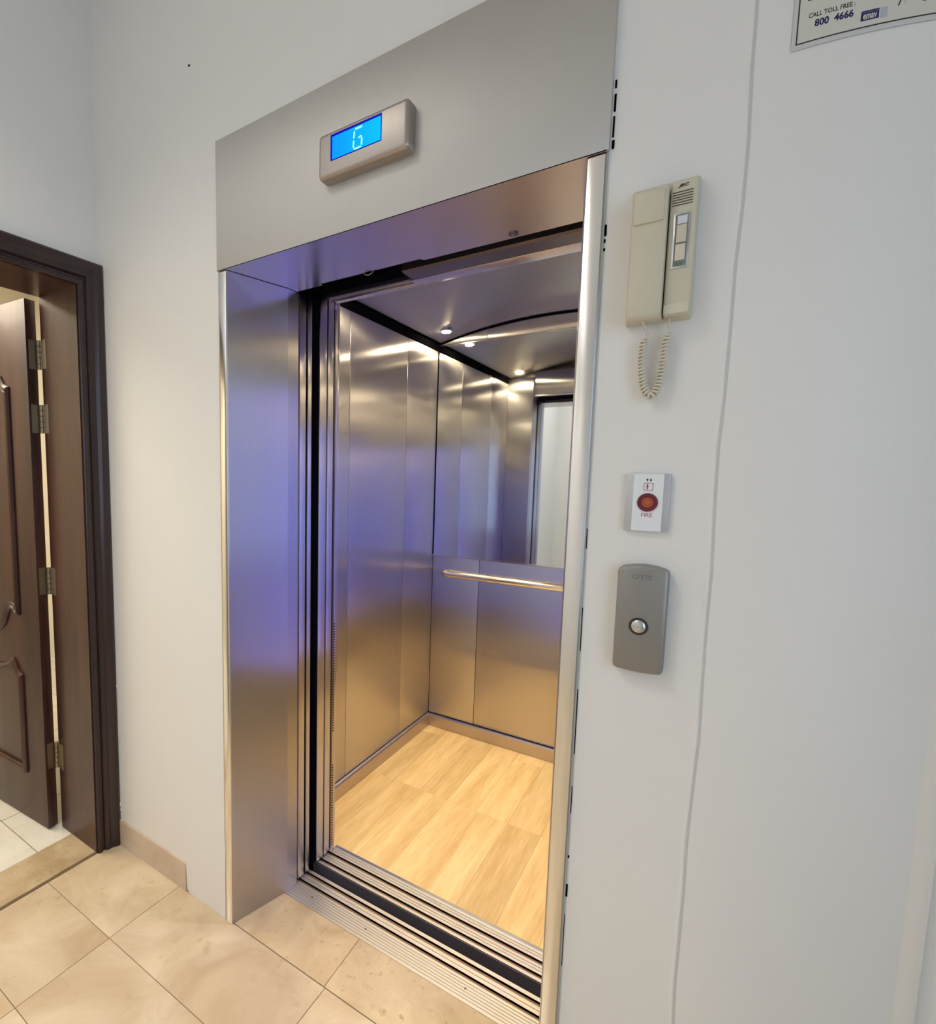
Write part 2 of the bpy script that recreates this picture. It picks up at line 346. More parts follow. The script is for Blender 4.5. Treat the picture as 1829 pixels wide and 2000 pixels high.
lw = thing('wall_left', (XL, -1.5, 0), 'white plastered left wall with the dark wooden doorway', 'wall', kind='structure')
DY0, DY1, DZ = -.985, -.085, 2.165
boxes('plaster_section', [(XL-.26, XL, YB, DY0, 0, H), (XL-.26, XL, DY0, DY1, DZ+.02, H), (XL-.26, XL, DY1+.0, .19, 0, H)], PAINT, lw)
struct(box('wall_front', XL-.2, XR, YB-.1, YB, 0, H, PAINT), 'plain white wall across the lobby, seen only in the car mirror', 'wall')
WY0, WY1, WZ0, WZ1 = -2.6, -.9, .75, 2.55
rw = thing('wall_right', (XR, -1.5, 0), 'white wall with the daylight window, outside the view', 'wall', kind='structure')
boxes('plaster_section', [(XR, XR+.15, YB, WY0, 0, H), (XR, XR+.15, WY1, ye, 0, H), (XR, XR+.15, WY0, WY1, 0, WZ0), (XR, XR+.15, WY0, WY1, WZ1, H)], PAINT, rw)
wn = thing('window_1', (XR+.07, -1.75, WZ0), 'daylight window in the right lobby wall, outside the view', 'window', kind='structure')
boxes('window_frame', [(XR+.04, XR+.10, WY0, WY0+.05, WZ0, WZ1), (XR+.04, XR+.10, WY1-.05, WY1, WZ0, WZ1), (XR+.04, XR+.10, WY0+.05, WY1-.05, WZ0, WZ0+.05), (XR+.04, XR+.10, WY0+.05, WY1-.05, WZ1-.05, WZ1), (XR+.04, XR+.10, -1.77, -1.73, WZ0+.05, WZ1-.05)], plain('white_window_frame', (.8, .8, .8), .4), wn)
struct(box('ceiling', XL-.2, XR, YB, .0, H, H+.1, PAINT), 'flat white lobby ceiling above the elevator entrance', 'ceiling')
for i, (x, y) in enumerate(((-.12, -1.45), (-.05, -2.6))):
    t = thing('ceiling_light', (x, y, H-.03), ('square lobby ceiling light nearer the elevator', 'square lobby ceiling light farther from the elevator')[i], 'light', 'lobby ceiling lights')
    boxes('light_frame', [(x-.32, x+.32, y-.32, y-.30, H-.03, H), (x-.32, x+.32, y+.30, y+.32, H-.03, H), (x-.32, x-.30, y-.30, y+.30, H-.03, H), (x+.30, x+.32, y-.30, y+.30, H-.03, H)], CHROME, t)
    box('light_diffuser', x-.30, x+.30, y-.30, y+.30, H-.02, H-.002, LAMPM, t)
    a_ = area('ceiling_lamp_light', (x, y, H-.035), (x, y, 0), .58, .58, (15.5, 10.5)[i], (1.0, .93, .82)); a_.data.spread = math.radians(115)

# floor of the lobby: grout bed and single marble tiles
fl = thing('floor', (1, -1.5, 0), 'cream marble tiled lobby floor in front of the elevator', 'floor', kind='structure')
boxes('grout_bed', [(XL, XR, YB, -.001, -.05, -.0022), (.0, 1.06, -.001, .196, -.05, -.0022)], GROUT, fl)
def tile(x0, x1, y0, y1, g=.0009, mat=MARB, par=fl, z=0, name='marble_tile'):
    x0 += g; x1 -= g; y0 += g; y1 -= g; b = .0006
    V = [(x0, y0, z-.012), (x1, y0, z-.012), (x1, y1, z-.012), (x0, y1, z-.012), (x0, y0, z-b), (x1, y0, z-b), (x1, y1, z-b), (x0, y1, z-b),
         (x0+b, y0+b, z), (x1-b, y0+b, z), (x1-b, y1-b, z), (x0+b, y1-b, z)]
    Fc = [(8,9,10,11)]+[(a+i, a+(i+1) % 4, a+4+(i+1) % 4, a+4+i) for a in (0, 4) for i in range(4)]
    return mesh(name, V, Fc, mat, par)
xj = [XL+.008, -.253, .421, 1.095, 1.769, 2.443, XR]
yj = [-.001, -.272]
while yj[-1] > YB: yj.append(max(YB, yj[-1]-.276))
for r in range(len(yj)-1):
    if yj[r]-yj[r+1] < .02: continue
    for c in range(len(xj)-1): tile(xj[c], xj[c+1], yj[r+1], yj[r])
# strip in the elevator opening
def quadtile(pts, mat, par, name='marble_tile', z=0):
    V = [(p[0], p[1], z-.012) for p in pts]+[(p[0], p[1], z) for p in pts]; n = len(pts)
    return mesh(name, V, [tuple(range(n, 2*n))]+[(i, (i+1) % n, n+(i+1) % n, n+i) for i in range(n)], mat, par)
quadtile([(.030, .001), (.415, .001), (.409, .1945), (.081, .1945)], MARB2, fl)
quadtile([(.417, .001), (1.03, .001), (.981, .1945), (.411, .1945)], MARB2, fl)
box('dark_joint', XL-.002, XL+.0075, DY0, DY1, -.004, .0005, GROUTB, fl)

# marble threshold of the side room
th = tag(box('door_threshold', XL-.185, XL-.003, DY0, DY1+.0, -.012, .004, MARB2, None, bevel=.003), 'worn cream marble threshold slab in the dark wooden doorway', 'threshold')
# side room beyond the doorway
f2 = thing('floor_hall', (-1.9, -.6, 0), 'pale white tiled floor of the side room behind the door', 'floor', kind='structure')
X2 = XL-.26
box('grout_bed', -3.2, XL-.185, -1.6, .9, -.05, -.003, plain('grey_brown_grout', (.28, .24, .17), .9), f2)
xs = [XL-.187, -1.18, -1.51, -1.84, -2.17, -2.5, -2.83, -3.16]; ys = [.9, .56, .23, -.22, -.55, -.88, -1.21, -1.54]
for i in range(len(xs)-1):
    for j in range(len(ys)-1): tile(xs[i+1], xs[i], ys[j+1], ys[j], .002, WTILE, f2, 0, 'white_tile')
struct(box('wall_hall_back', -3.3, X2, .9, 1.0, 0, 2.9, PAINT2), 'cream wall glowing behind the open wooden door', 'wall')
struct(box('wall_hall_far', -3.3, -3.2, -1.6, .9, 0, 2.9, PAINT2), 'far cream wall of the side room', 'wall')
struct(box('wall_hall_front', -3.3, X2, -1.7, -1.6, 0, 2.9, PAINT2), 'near cream wall of the side room', 'wall')
struct(box('wall_hall_side', X2-.05, X2, .19, .9, 0, 2.9, PAINT2), 'short cream wall beside the open wooden door', 'wall')
struct(box('ceiling_hall', -3.3, X2, -1.7, 1.0, 2.9, 3.0, PAINT2), 'bright cream ceiling of the side room above the open door', 'ceiling')

# hoistway shell
sh = thing('wall_shaft', (.5, 1, -.3), 'dark concrete elevator shaft seen through the sill gap', 'wall', kind='structure')
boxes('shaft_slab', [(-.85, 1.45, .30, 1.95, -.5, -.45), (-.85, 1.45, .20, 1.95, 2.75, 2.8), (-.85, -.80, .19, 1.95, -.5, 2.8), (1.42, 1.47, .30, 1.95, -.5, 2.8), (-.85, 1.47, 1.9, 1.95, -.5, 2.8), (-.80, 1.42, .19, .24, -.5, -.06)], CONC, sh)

# ------------------------------------------------------------------ skirting
bb = struct(prism('baseboard_back', [(0, 0), (.0065, 0), (.0065, .103), (.005, .107), (0, .107)], lambda u, v, a: (a, -u, v+.0003), XL+.004, -.213, MARB3), 'low beige marble skirting between the doorway and the elevator', 'skirting')

# ------------------------------------------------------------------ wooden doorway (door_1)
dr = thing('door_1', (XL, -.5, 0), 'dark walnut panelled door standing open into the side room', 'door', kind='structure')
prof = [(0, 0), (0, .014), (.006, .018), (.014, .018), (.018, .012), (.024, .012), (.030, .022), (.040, .026), (.048, .024), (.054, .027), (.066, .035), (.076, .037), (.083, .032), (.085, .022), (.085, 0)]
fr = sweep('door_frame', [(DY1, .0), (DY1, DZ), (DY0, DZ), (DY0, 0)], False, [(-o, h) for o, h in prof], lambda u, v, h: (XL+.0005+h, u, v), DWOOD2, dr)
boxes('door_lining', [(XL-.262, XL+.006, DY1-.004, DY1+.004, .004, DZ), (XL-.262, XL+.006, DY0-.004, DY0+.004, .004, DZ), (XL-.262, XL+.006, DY0, DY1, DZ, DZ+.018)], DWOOD, dr)
# leaf, opened a little past a right angle
HX, HY, AN, LT, LW, LZ0, LZ1 = XL-.29, -.092, math.radians(184), .040, .86, .008, 2.155
ex = Vector((math.cos(AN), math.sin(AN), 0)); ey = Vector((-math.sin(AN), math.cos(AN), 0))   # ex along the leaf, ey across
def LF(s, z, h):      # h: out of the face the camera sees
    p = Vector((HX, HY, 0))+ex*s+ey*(LT+h); return (p.x, p.y, z)
lv = [LF(s, z, h) for s in (0, LW) for h in (-LT, 0) for z in (LZ0, LZ1)]
leaf = mesh('door_leaf', lv, [(0,1,3,2), (4,6,7,5), (0,4,5,1), (2,3,7,6), (0,2,6,4), (1,5,7,3)], DWOOD, dr, bevel=.0015)
def smoothp(P, k=4):
    out = []
    for i in range(len(P)-1):
        p0, p1, p2, p3 = P[max(i-1, 0)], P[i], P[i+1], P[min(i+2, len(P)-1)]
        for t in range(k):
            u = t/k; out.append(tuple(.5*((2*p1[j])+(-p0[j]+p2[j])*u+(2*p0[j]-5*p1[j]+4*p2[j]-p3[j])*u*u+(-p0[j]+3*p1[j]-3*p2[j]+p3[j])*u**3) for j in (0, 1)))
    return out+[P[-1]]
CS = LW/2
mp_ = [(0, 0), (.0, .006), (.006, .013), (.013, .015), (.018, .008), (.022, .008), (.027, .011), (.031, .006), (.031, 0)]
def panel(top, bot):
    half = smoothp(bot[::-1])+smoothp(top) if len(bot) > 1 else bot+smoothp(top)
    # half runs from the bottom centre ... to the hinge side, up, to the top centre
    other = [(2*CS-s, z) for s, z in half[::-1]]
    P = half+other
    Q = []
    for p in P:
        if not Q or math.hypot(p[0]-Q[-1][0], p[1]-Q[-1][1]) > .004: Q.append(p)
    if math.hypot(Q[0][0]-Q[-1][0], Q[0][1]-Q[-1][1]) < .004: Q.pop()
    a = sum(Q[i-1][0]*Q[i][1]-Q[i][0]*Q[i-1][1] for i in range(len(Q)))
    if a < 0: Q.reverse()
    sweep('panel_moulding', Q, True, mp_, LF, DWOOD, leaf, smooth='auto')
    # slightly raised field inside the moulding
    cx_ = sum(q[0] for q in Q)/len(Q); cz_ = (min(q[1] for q in Q)+max(q[1] for q in Q))/2
panel([(.135, 1.835), (.160, 1.842), (.178, 1.862), (.198, 1.885), (.235, 1.868), (.275, 1.862), (.33, 1.90), (.38, 1.945), (.43, 1.955)],
      [(.135, .905), (.165, .905), (.195, .925), (.222, .905), (.245, .862), (.285, .825), (.35, .800), (.43, .795)])
panel([(.135, .650), (.158, .662), (.180, .690), (.205, .712), (.240, .690), (.29, .672), (.35, .668), (.43, .685)], [(.135, .215)])
# four hinges
for z in (1.95, 1.705, 1.06, .32):
    hx, hy = XL-.276, HY+.002
    hg = mesh('hinge_plate', [LF(-.0012, zz, h) for h in (-LT+.001, -.008) for zz in (z-.055, z+.055)]+[LF(.0003, zz, h) for h in (-LT+.001, -.008) for zz in (z-.055, z+.055)],
              [(0,1,3,2), (4,6,7,5), (0,4,5,1), (2,3,7,6), (0,2,6,4), (1,5,7,3)], HINGE, leaf)
    disc('hinge_knuckle', (hx-.003, hy, 0), .0075, 'z', z-.055, z+.055, HINGE, dr, n=12)
    for k in (-.033, -.011, .011, .033):
        disc('knuckle_band', (hx-.003, hy, 0), .0085, 'z', z+k-.0025, z+k+.0025, DARKM, hg, n=12)
    box('hinge_leaf', XL-.262, XL-.225, DY1-.0055, DY1-.0035, z-.055, z+.055, HINGE, dr)
# paint chips on the casing foot
boxes('paint_chip', [(XL+.033, XL+.0375, -.003, -.0005, .165, .18), (XL+.033, XL+.0375, -.003, -.0005, .145, .150), (XL+.033, XL+.0375, -.0025, -.0005, .66, .672)], PAINT, dr)

# ------------------------------------------------------------------ elevator entrance frame
ef = thing('elevator_surround', (.53, 0, 0), 'brushed stainless steel elevator door surround', 'elevator surround')
HB, HT = 2.10, 2.462
hd = box('header_panel', -.004, 1.068, -.012, -.0002, HB, HT, STEEL_H, ef, bevel=.0015)
# soffit with a slotted back edge
prism('soffit', [(-.002, -.0115), (1.064, -.0115), (1.064, .004), (1.030, .004), (.982, .243), (.56, .243), (.553, .238), (.55, .228), (.20, .228), (.195, .243), (.084, .243), (.032, .004), (-.002, .004)], XYZ, HB-.0015, HB+.006, STEEL_S, ef)
disc('soffit_sensor', (.815, .219, 0), .012, 'z', HB-.004, HB+.001, DARKM, ef, n=20)
disc('sensor_lens', (.815, .219, 0), .006, 'z', HB-.0055, HB-.003, CHROME, ef, n=16)
prism('jamb', [(0, -.004), (.003, -.006), (.029, -.006), (.032, -.003), (.0845, .205), (.0845, .256), (.060, .256), (.060, .215), (.020, .03), (0, .03)], XYZ, .0005, HB-.003, STEEL_J, ef)
prism('jamb', [(1.064, -.004), (1.061, -.006), (1.032, -.006), (1.029, -.003), (.980, .205), (.980, .256), (1.004, .256), (1.004, .215), (1.044, .03), (1.064, .03)], XYZ, .0005, HB-.003, STEEL_J, ef)
for (x0, x1) in ((.002, .0305), (1.0315, 1.062)):
    box('jamb_face_strip', x0, x1, -.0078, -.0058, .0005, HB-.004, STEEL_E, ef, bevel=.0006)
# cracked sealant along the right edge
V, Fc = [], []
for (z0, z1, wd) in ((2.208, 2.222, .003), (2.168, 2.198, .0035), (2.124, 2.160, .003), (2.104, 2.119, .0045), (1.952, 1.972, .004), (1.94, 1.946, .003), (1.925, 1.93, .003), (1.36, 1.40, .0015), (1.15, 1.24, .0014), (.93, 1.07, .0016), (.80, .86, .0014), (.612, .64, .0035), (.70, .706, .003), (.45, .57, .0012)):
    x = (1.0705 if z0 > 2.1 else 1.0665)
    box('sealant_gap', x, x+wd, -.0012, .0, z0, z1, BLACK, ef)
boxes('sealant_bead', [(1.0635, 1.0665, -.004, 0, .0, HB)], plain('grey_sealant', (.40, .42, .42), .6), ef)
boxes('sealant_bead', [(-.006, -.0005, -.004, 0, .0, HB)], plain('brown_stained_sealant', (.42, .38, .27), .6), ef)

# floor indicator
fi = thing('floor_indicator', (.53, -.012, 2.22), 'grey metal floor indicator with lit blue screen above the elevator', 'indicator')
box('casing', .4075, .662, -.0445, -.0125, 2.219, 2.3235, steel('grey_indicator_metal', (.46, .42, .395), .42, .3, 'wall', 'z'), fi, bevel=.011, seg=4)
yf = -.0449
box('screen_border', .448, .5925, yf-.0006, yf+.002, 2.2535, 2.3115, LCDE, fi)
sc = box('screen', .4535, .5912, yf-.0011, yf, 2.2548, 2.3055, LCD, fi)
def seg(P, wd=.0032):
    V = []
    a, b = Vector(P[0]), Vector(P[1]); d = (b-a).normalized(); n_ = Vector((-d.y, d.x))*wd
    pts = [a-d*.001, a+d*wd+n_, b-d*wd+n_, b+d*.001, b-d*wd-n_, a+d*wd-n_]
    return pts
V, Fc = [], []
gx0, gx1, gz0, gz1, gm = .516, .540, 2.2575, 2.3005, 2.278
for P in (((gx0+.004, gz1), (gx1+.001, gz1)), ((gx0+.001, gm+.003), (gx0+.003, gz1-.004)), ((gx0, gz0+.003), (gx0+.001, gm-.001)), ((gx0+.001, gz0), (gx1-.002, gz0)), ((gx1-.001, gz0+.003), (gx1, gm-.001)), ((gx1-.010, gm+.001), (gx1-.001, gm+.002))):
    pts = seg(P, .0022); n = len(V)
    V += [(p.x, yf-.0013, p.y) for p in pts]+[(p.x, yf-.0010, p.y) for p in pts]
    Fc += [tuple(n+i for i in range(6)), tuple(n+6+i for i in range(6))]+[(n+i, n+(i+1) % 6, n+6+(i+1) % 6, n+6+i) for i in range(6)]
mesh('floor_letter', V, Fc, LCDG, sc)

# ------------------------------------------------------------------ landing doors, sills, transoms
ld = thing('elevator_landing_door', (.0, .29, 0), 'outer pair of sliding steel door panels slid open at left', 'elevator door')
box('door_panel', -.50, .083, .266, .298, .006, 2.112, STEEL_V, ld, bevel=.002)
box('door_panel', -.50, .0835, .309, .328, .006, 2.112, STEEL_V, ld, bevel=.002)
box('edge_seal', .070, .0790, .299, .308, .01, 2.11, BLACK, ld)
box('gap_shade', .058, .0800, .3315, .3420, .01, 2.11, BLACK, ld)  # black filler stands in for the shade between the doors

def sill(name, label, y0, y1, grooves, x0, x1):
    t = thing(name, ((x0+x1)/2, y0, 0), label, 'sill')
    # body in strips between grooves, each strip with fine raised ribs
    cuts = [y0]+[g for gg in grooves for g in gg]+[y1]
    for i in range(0, len(cuts), 2):
        a, b = cuts[i], cuts[i+1]; P = [(a, -.03), (a, 0)]
        n_ = int((b-a)/.0088)
        if n_ >= 2:
            for k in range(1, n_):
                y = a+(b-a)*k/n_; P += [(y-.0013, 0), (y-.0009, -.0022), (y+.0009, -.0022), (y+.0013, 0)]
        P += [(b, 0), (b, -.03)]
        prism('ribbed_strip', P, lambda u, v, a_: (a_, u, v+.0005), x0, x1, ALU, t)
    for gg in grooves: box('groove_bed', x0, x1, gg[0], gg[1], -.03, -.007, ALU_D, t)
    return t
ls = sill('landing_sill', 'ribbed aluminium landing sill at the marble strip', .196, .334, [(.266, .280), (.306, .321)], .062, .999)
box('edge_strip', .085, .98, .1935, .1965, -.01, .0022, ALU, ls, bevel=.0008)
for x in (.175, .405, .76): disc('screw_head', (x, .236, 0), .0035, 'z', -.001, .0012, DARKM, ls, n=12)
cs = sill('car_sill', 'ribbed aluminium car sill between the gap and oak floor', .383, .489, [(.394, .408), (.441, .456)], .062, .999)
box('dark_front_face', .062, .999, .380, .3832, -.055, -.002, SILLF, cs)
prism('floor_edge_trim', [(.487, .0005), (.487, .0035), (.500, .0028), (.500, .0005)], lambda u, v, a: (a, u, v), .085, .98, STEEL_E, cs)
text('sill_stamp', 'OTIS', .51, .467, .058, .009, lambda u, v, h: (u, v, .0006+h*.5), GREYI, cs)

# ------------------------------------------------------------------ elevator car
CXL, CXR, CYF, CYB = -.108, 1.10, .488, 1.689
car = thing('elevator_car', (.5, 1.1, 0), 'stainless steel elevator car interior with mirror, handrail and oak floor', 'elevator car')
zc = lambda x: 2.335-.075*((x-.5)/.6)**2
def wp(name, x0, x1, y0, y1, z0, z1, mat=STEEL_V): return box(name, x0, x1, y0, y1, z0, z1, mat, car, bevel=.0015)
g = .0012
yy = [CYF, .822, 1.335, CYB]
for i in range(3): wp('wall_panel', CXL-.02, CXL, yy[i]+g, yy[i+1]-g, .078, 2.222)
for i in range(3): wp('wall_panel', CXR, CXR+.02, yy[i]+g, yy[i+1]-g, .078, 2.222)
xx = [CXL, .183, .80, CXR]
for i in range(3):
    wp('wall_panel', xx[i]+g, xx[i+1]-g, CYB, CYB+.02, .078, 1.045)
    wp('wall_panel', xx[i]+g, xx[i+1]-g, CYB, CYB+.02, 2.253, 2.38)
# seams show dark behind the panels
boxes('panel_backing', [(CXL-.03, CXL-.0205, CYF, CYB+.03, 0, 2.42), (CXR+.0205, CXR+.03, CYF, CYB+.03, 0, 2.42), (CXL-.03, CXR+.03, CYB+.0205, CYB+.03, 0, 2.42), (CXL-.03, CXR+.03, CYF, CYB+.03, 2.42, 2.43)], BLACK, car)
mr = box('mirror', CXL+.002, CXR-.002, CYB-.002, CYB+.004, 1.053, 2.247, MIRROR, car)
for z0, z1 in ((1.046, 1.053), (2.247, 2.252)): box('mirror_trim', CXL+.001, CXR-.001, CYB-.005, CYB+.002, z0, z1, STEEL_P, car)
box('corner_strip', CXL+.0002, CXL+.004, CYB-.006, CYB-.0025, 1.053, 2.247, BLACK, car)
cd = thing('sliding_door', (.0, .41, 0), None, None, parent=car)
box('door_panel', -.50, .083, .373, .413, .006, 2.14, STEEL_V, cd, bevel=.002)
box('door_panel', -.50, .0835, .420, .452, .006, 2.14, STEEL_V, cd, bevel=.002)
box('gap_shade', .055, .0800, .345, .3722, .01, 2.11, BLACK, cd)  # black strip added so the door gap looks shaded
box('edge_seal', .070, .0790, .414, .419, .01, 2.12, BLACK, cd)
# kick plates
kp = [(0, 0), (.015, 0), (.015, .064), (.011, .071), (0, .0735)]
prism('kick_plate', kp, lambda u, v, a: (CXL+u, a, v+.0005), CYF+.002, CYB-.001, STEEL_K, car)
prism('kick_plate', kp, lambda u, v, a: (CXR-u, a, v+.0005), CYF+.002, CYB-.001, STEEL_K, car)
prism('kick_plate', kp, lambda u, v, a: (a, CYB-u, v+.0005), CXL+.014, CXR-.014, STEEL_K, car)
# front returns and transom inside
for (x0, x1) in ((CXL, .083), (.981, CXR)):
    wp('front_return', x0, x1, .458, CYF, .0, 2.26)
wp('front_transom', .083+.001, .981-.001, .430, .470, 2.130, 2.30)
box('transom_face', -.10, 1.10, .415, .430, 2.128, 2.40, DARKM, car)
box('transom_lip', .42, .975, .412, .468, 2.1205, 2.1285, STEEL_S, car, bevel=.001)
box('transom_lip', .086, .4195, .444, .468, 2.1215, 2.1285, STEEL_S, car, bevel=.001)
box('light_curtain_strip', .0795, .0836, .457, .4745, .01, 2.1, DARKM, car)
dash = [(.0836, .0842, .466, .4735, z, z+.0045) for z in [.02+i*.0105 for i in range(33)]+[.50+i*.0105 for i in range(42)]]
d_ = boxes('curtain_slots', dash, BLACK, car); d_['kind'] = 'stuff'
box('curtain_cover', .0830, .0838, .4655, .474, .01, 2.1, STEEL_V, car)
# landing-side hanger and roller over the opening
hn = thing('door_hanger', (.4, .27, 2.12), 'dark door hanger rail above the elevator opening', 'door hanger')
box('hanger_rail', -.5, .62, .262, .268, 2.115, 2.30, BLACK, hn)
prism('hanger_lip', [(.255, 2.112), (.262, 2.112), (.262, 2.118), (.255, 2.116)], lambda u, v, a: (a, u, v), .10, .555, DARKM, hn)
prism('header_beam', [(.334, 2.124), (.345, 2.121), (.409, 2.121), (.409, 2.40), (.334, 2.40)], lambda u, v, a: (a, u, v), .43, 1.0, DARKM, car)
box('header_back_plate', -.5, 1.1, .335, .400, 2.135, 2.40, BLACK, car)
disc('roller', (.375, 0, 2.112), .021, 'y', .236, .247, BLACK, hn, n=24)
ring('roller_rim', (.375, 0, 2.112), .0185, .0215, .234, .236, HINGE, hn)
# vaulted ceiling
N = 24; V = []; Fc = []
for i in range(N+1):
    x = CXL+.022+(CXR-CXL-.044)*i/N
    V += [(x, .475, zc(x)), (x, CYB-.007, zc(x)), (x, .475, zc(x)+.015), (x, CYB-.007, zc(x)+.015)]
for i in range(N):
    a, b = 4*i, 4*i+4
    Fc += [(a, a+1, b+1, b), (a+2, b+2, b+3, a+3), (a, b, b+2, a+2), (a+1, a+3, b+3, b+1)]
Fc += [(0, 2, 3, 1), (4*N, 4*N+1, 4*N+3, 4*N+2)]
mesh('car_ceiling', V, Fc, STEEL_C, car, smooth='auto')
V = []; Fc = []
for i in range(N+1):
    x = CXL+(CXR-CXL)*i/N
    V += [(x, CYB-.0075, zc(x)-.006), (x, CYB-.0005, zc(x)-.006), (x, CYB-.0075, zc(x)+.012), (x, CYB-.0005, zc(x)+.012)]
for i in range(N):
    a, b = 4*i, 4*i+4; Fc += [(a, a+1, b+1, b), (a+2, b+2, b+3, a+3), (a, b, b+2, a+2), (a+1, a+3, b+3, b+1)]
mesh('ceiling_seam', V, Fc, BLACK, car)
for x in (CXL, CXR-.004): box('ceiling_gap_shade', x, x+.004, CYF+.002, CYB-.001, 2.224, 2.32, BLACK, car)  # black strips stand in for the shadow band under the ceiling edge
for (x, y) in ((.012, 1.53), (.99, 1.53), (.012, .61), (.99, .61)):
    z = zc(x)
    dl = disc('downlight', (x, y, 0), .032, 'z', z-.006, z+.002, CHROME, car, n=24)
    disc('bulb', (x, y, 0), .024, 'z', z-.0085, z-.0058, BULB, dl, n=20)
    a_ = area('car_downlight_lamp', (x, y, z-.012), (x, y, 0), .04, .04, 4.1, (1.0, .80, .50)); a_.data.shape = 'DISK'; a_.data.spread = math.radians(120)
# handrail
rp_ = [(-.004, CYB-.004, .955), (-.010, CYB-.025, .955), (-.004, CYB-.048, .955), (.010, CYB-.058, .955), (.03, CYB-.060, .955)]+[(.03+i*.1, CYB-.060, .955) for i in range(1, 10)]+[(.975, CYB-.058, .955), (.99, CYB-.048, .955), (.996, CYB-.025, .955), (.99, CYB-.004, .955)]
hr = tube('handrail', rp_, .019, STEEL_P, car, n=16)
for x in (.20, .50, .80): tube('rail_bracket', [(x, CYB-.055, .952), (x, CYB-.002, .945)], .008, STEEL_P, hr, n=10)
# unseen operating panel, added so its tall glowing strip tints the steel blue
cp = box('added_operating_panel', CXR-.012, CXR-.0002, .56, .80, .30, 2.05, STEEL_E, car, bevel=.002)
box('added_glow_strip', CXR-.0145, CXR-.0118, .65, .75, .42, 1.96, BLUE_GLOW, cp)
for i in range(5): disc('panel_button', (0, .605, 1.28-i*.07), .014, 'x', CXR-.016, CXR-.0118, CHROME, cp, n=18)
# oak planks
flc = thing('car_floor', (.5, 1.1, 0), None, None, parent=car)
box('underlay', CXL, CXR, .489, CYB, -.02, -.0012, plain('brown_underlay', (.30, .19, .09), .9), flc)
xp = [CXL+.015, .035, .179, .322, .466, .610, .754, .898, CXR-.015]
for i in range(len(xp)-1):
    ends = [.500, 1.045, 1.59, CYB-.015] if i % 2 == 0 else [.500, 1.045, CYB-.015]
    for j in range(len(ends)-1):
        pk = tile(xp[i], xp[i+1], ends[j], ends[j+1], .0002, OAK, flc, 0, 'oak_plank')
box('floor_margin', CXL, .99, .489, .500, -.001, .0, OAK, flc)

# ------------------------------------------------------------------ wall intercom
ic = thing('wall_intercom', (1.165, 0, 1.78), 'cream plastic wall intercom phone with coiled cord right of the elevator', 'intercom')
ib = box('base', 1.1755, 1.2155, -.034, -.0005, 1.7815, 2.003, PLAST, ic, bevel=.004, seg=3)
box('back_plate', 1.1135, 1.2165, -.012, -.0004, 1.779, 2.012, PLAST, ic, bevel=.003)
yb = -.0342
boxes('speaker_slot', [(1.1785, 1.2085, yb-.0004, yb+.001, z, z+.0016) for z in [1.9605+i*.0042 for i in range(6)]], PLAST_D, ib)
text('maker_letters', 'JEC', 1.186, 1.9885, .0155, .0062, lambda u, v, h: (u, yb-h, v), INK, ib, shear=.25, bold=.03)
rc_ = box('button_recess', 1.1825, 1.2075, yb-.0016, yb+.001, 1.8575, 1.9475, CHROME, ib, bevel=.001)
box('recess_bed', 1.1855, 1.2045, yb-.0019, yb-.0012, 1.8605, 1.9445, plain('grey_recess', (.20, .22, .23), .4), rc_)
box('name_window', 1.1885, 1.2030, yb-.0032, yb-.0016, 1.9290, 1.9420, plain('pale_window_plastic', (.70, .73, .78), .2), rc_)
box('push_button', 1.1882, 1.2030, yb-.0045, yb-.0016, 1.8985, 1.9275, PLAST, rc_, bevel=.001)
box('push_button', 1.1878, 1.2026, yb-.0040, yb-.0016, 1.8695, 1.8960, PLAST2, rc_, bevel=.001)
box('indicator_lamp', 1.1885, 1.2000, yb-.0025, yb-.0016, 1.8625, 1.8665, plain('green_indicator', (.10, .22, .10), .3), rc_)
prism('glossy_foot', [(1.1765, 1.7840), (1.2135, 1.7840), (1.2135, 1.8010), (1.1765, 1.7990)], lambda u, v, a: (u, a, v), yb-.0006, yb+.001, PLAST2, ib)
hs_ = prism('handset', [(-.0125, 0), (-.040, 0), (-.0465, .006), (-.049, .03), (-.047, .075), (-.0445, .11), (-.047, .15), (-.050, .19), (-.048, .213), (-.042, .2205), (-.0125, .2205)],
            lambda u, v, a: (a, u, v+1.7775), 1.1195, 1.1735, PLAST, ic, bevel=.0035)
box('label_plate', 1.1225, 1.1685, -.0508, -.0480, 1.9375, 1.989, PLAST, hs_, bevel=.0008)
# coiled cord
ctrl = [(1.1440, -.030, 1.779), (1.1500, -.022, 1.766), (1.1530, -.018, 1.754), (1.1475, -.016, 1.744), (1.1465, -.016, 1.715), (1.1480, -.016, 1.690), (1.1520, -.016, 1.666), (1.1600, -.016, 1.651), (1.1680, -.016, 1.651),
        (1.1750, -.016, 1.664), (1.1795, -.016, 1.688), (1.1815, -.016, 1.715), (1.1835, -.016, 1.742), (1.1870, -.017, 1.757), (1.1855, -.018, 1.768), (1.1845, -.018, 1.780)]
def cr3(P, k):
    out = []
    for i in range(len(P)-1):
        p0, p1, p2, p3 = [Vector(P[j]) for j in (max(i-1, 0), i, i+1, min(i+2, len(P)-1))]
        for t in range(k):
            u = t/k; out.append(.5*((2*p1)+(-p0+p2)*u+(2*p0-5*p1+4*p2-p3)*u*u+(-p0+3*p1-3*p2+p3)*u**3))
    return out+[Vector(P[-1])]
base = cr3(ctrl, 60)
L = [0]
for i in range(1, len(base)): L.append(L[-1]+(base[i]-base[i-1]).length)
pts = []; up = Vector((0, -1, 0)); s0 = .033; s1 = L[-1]-.024
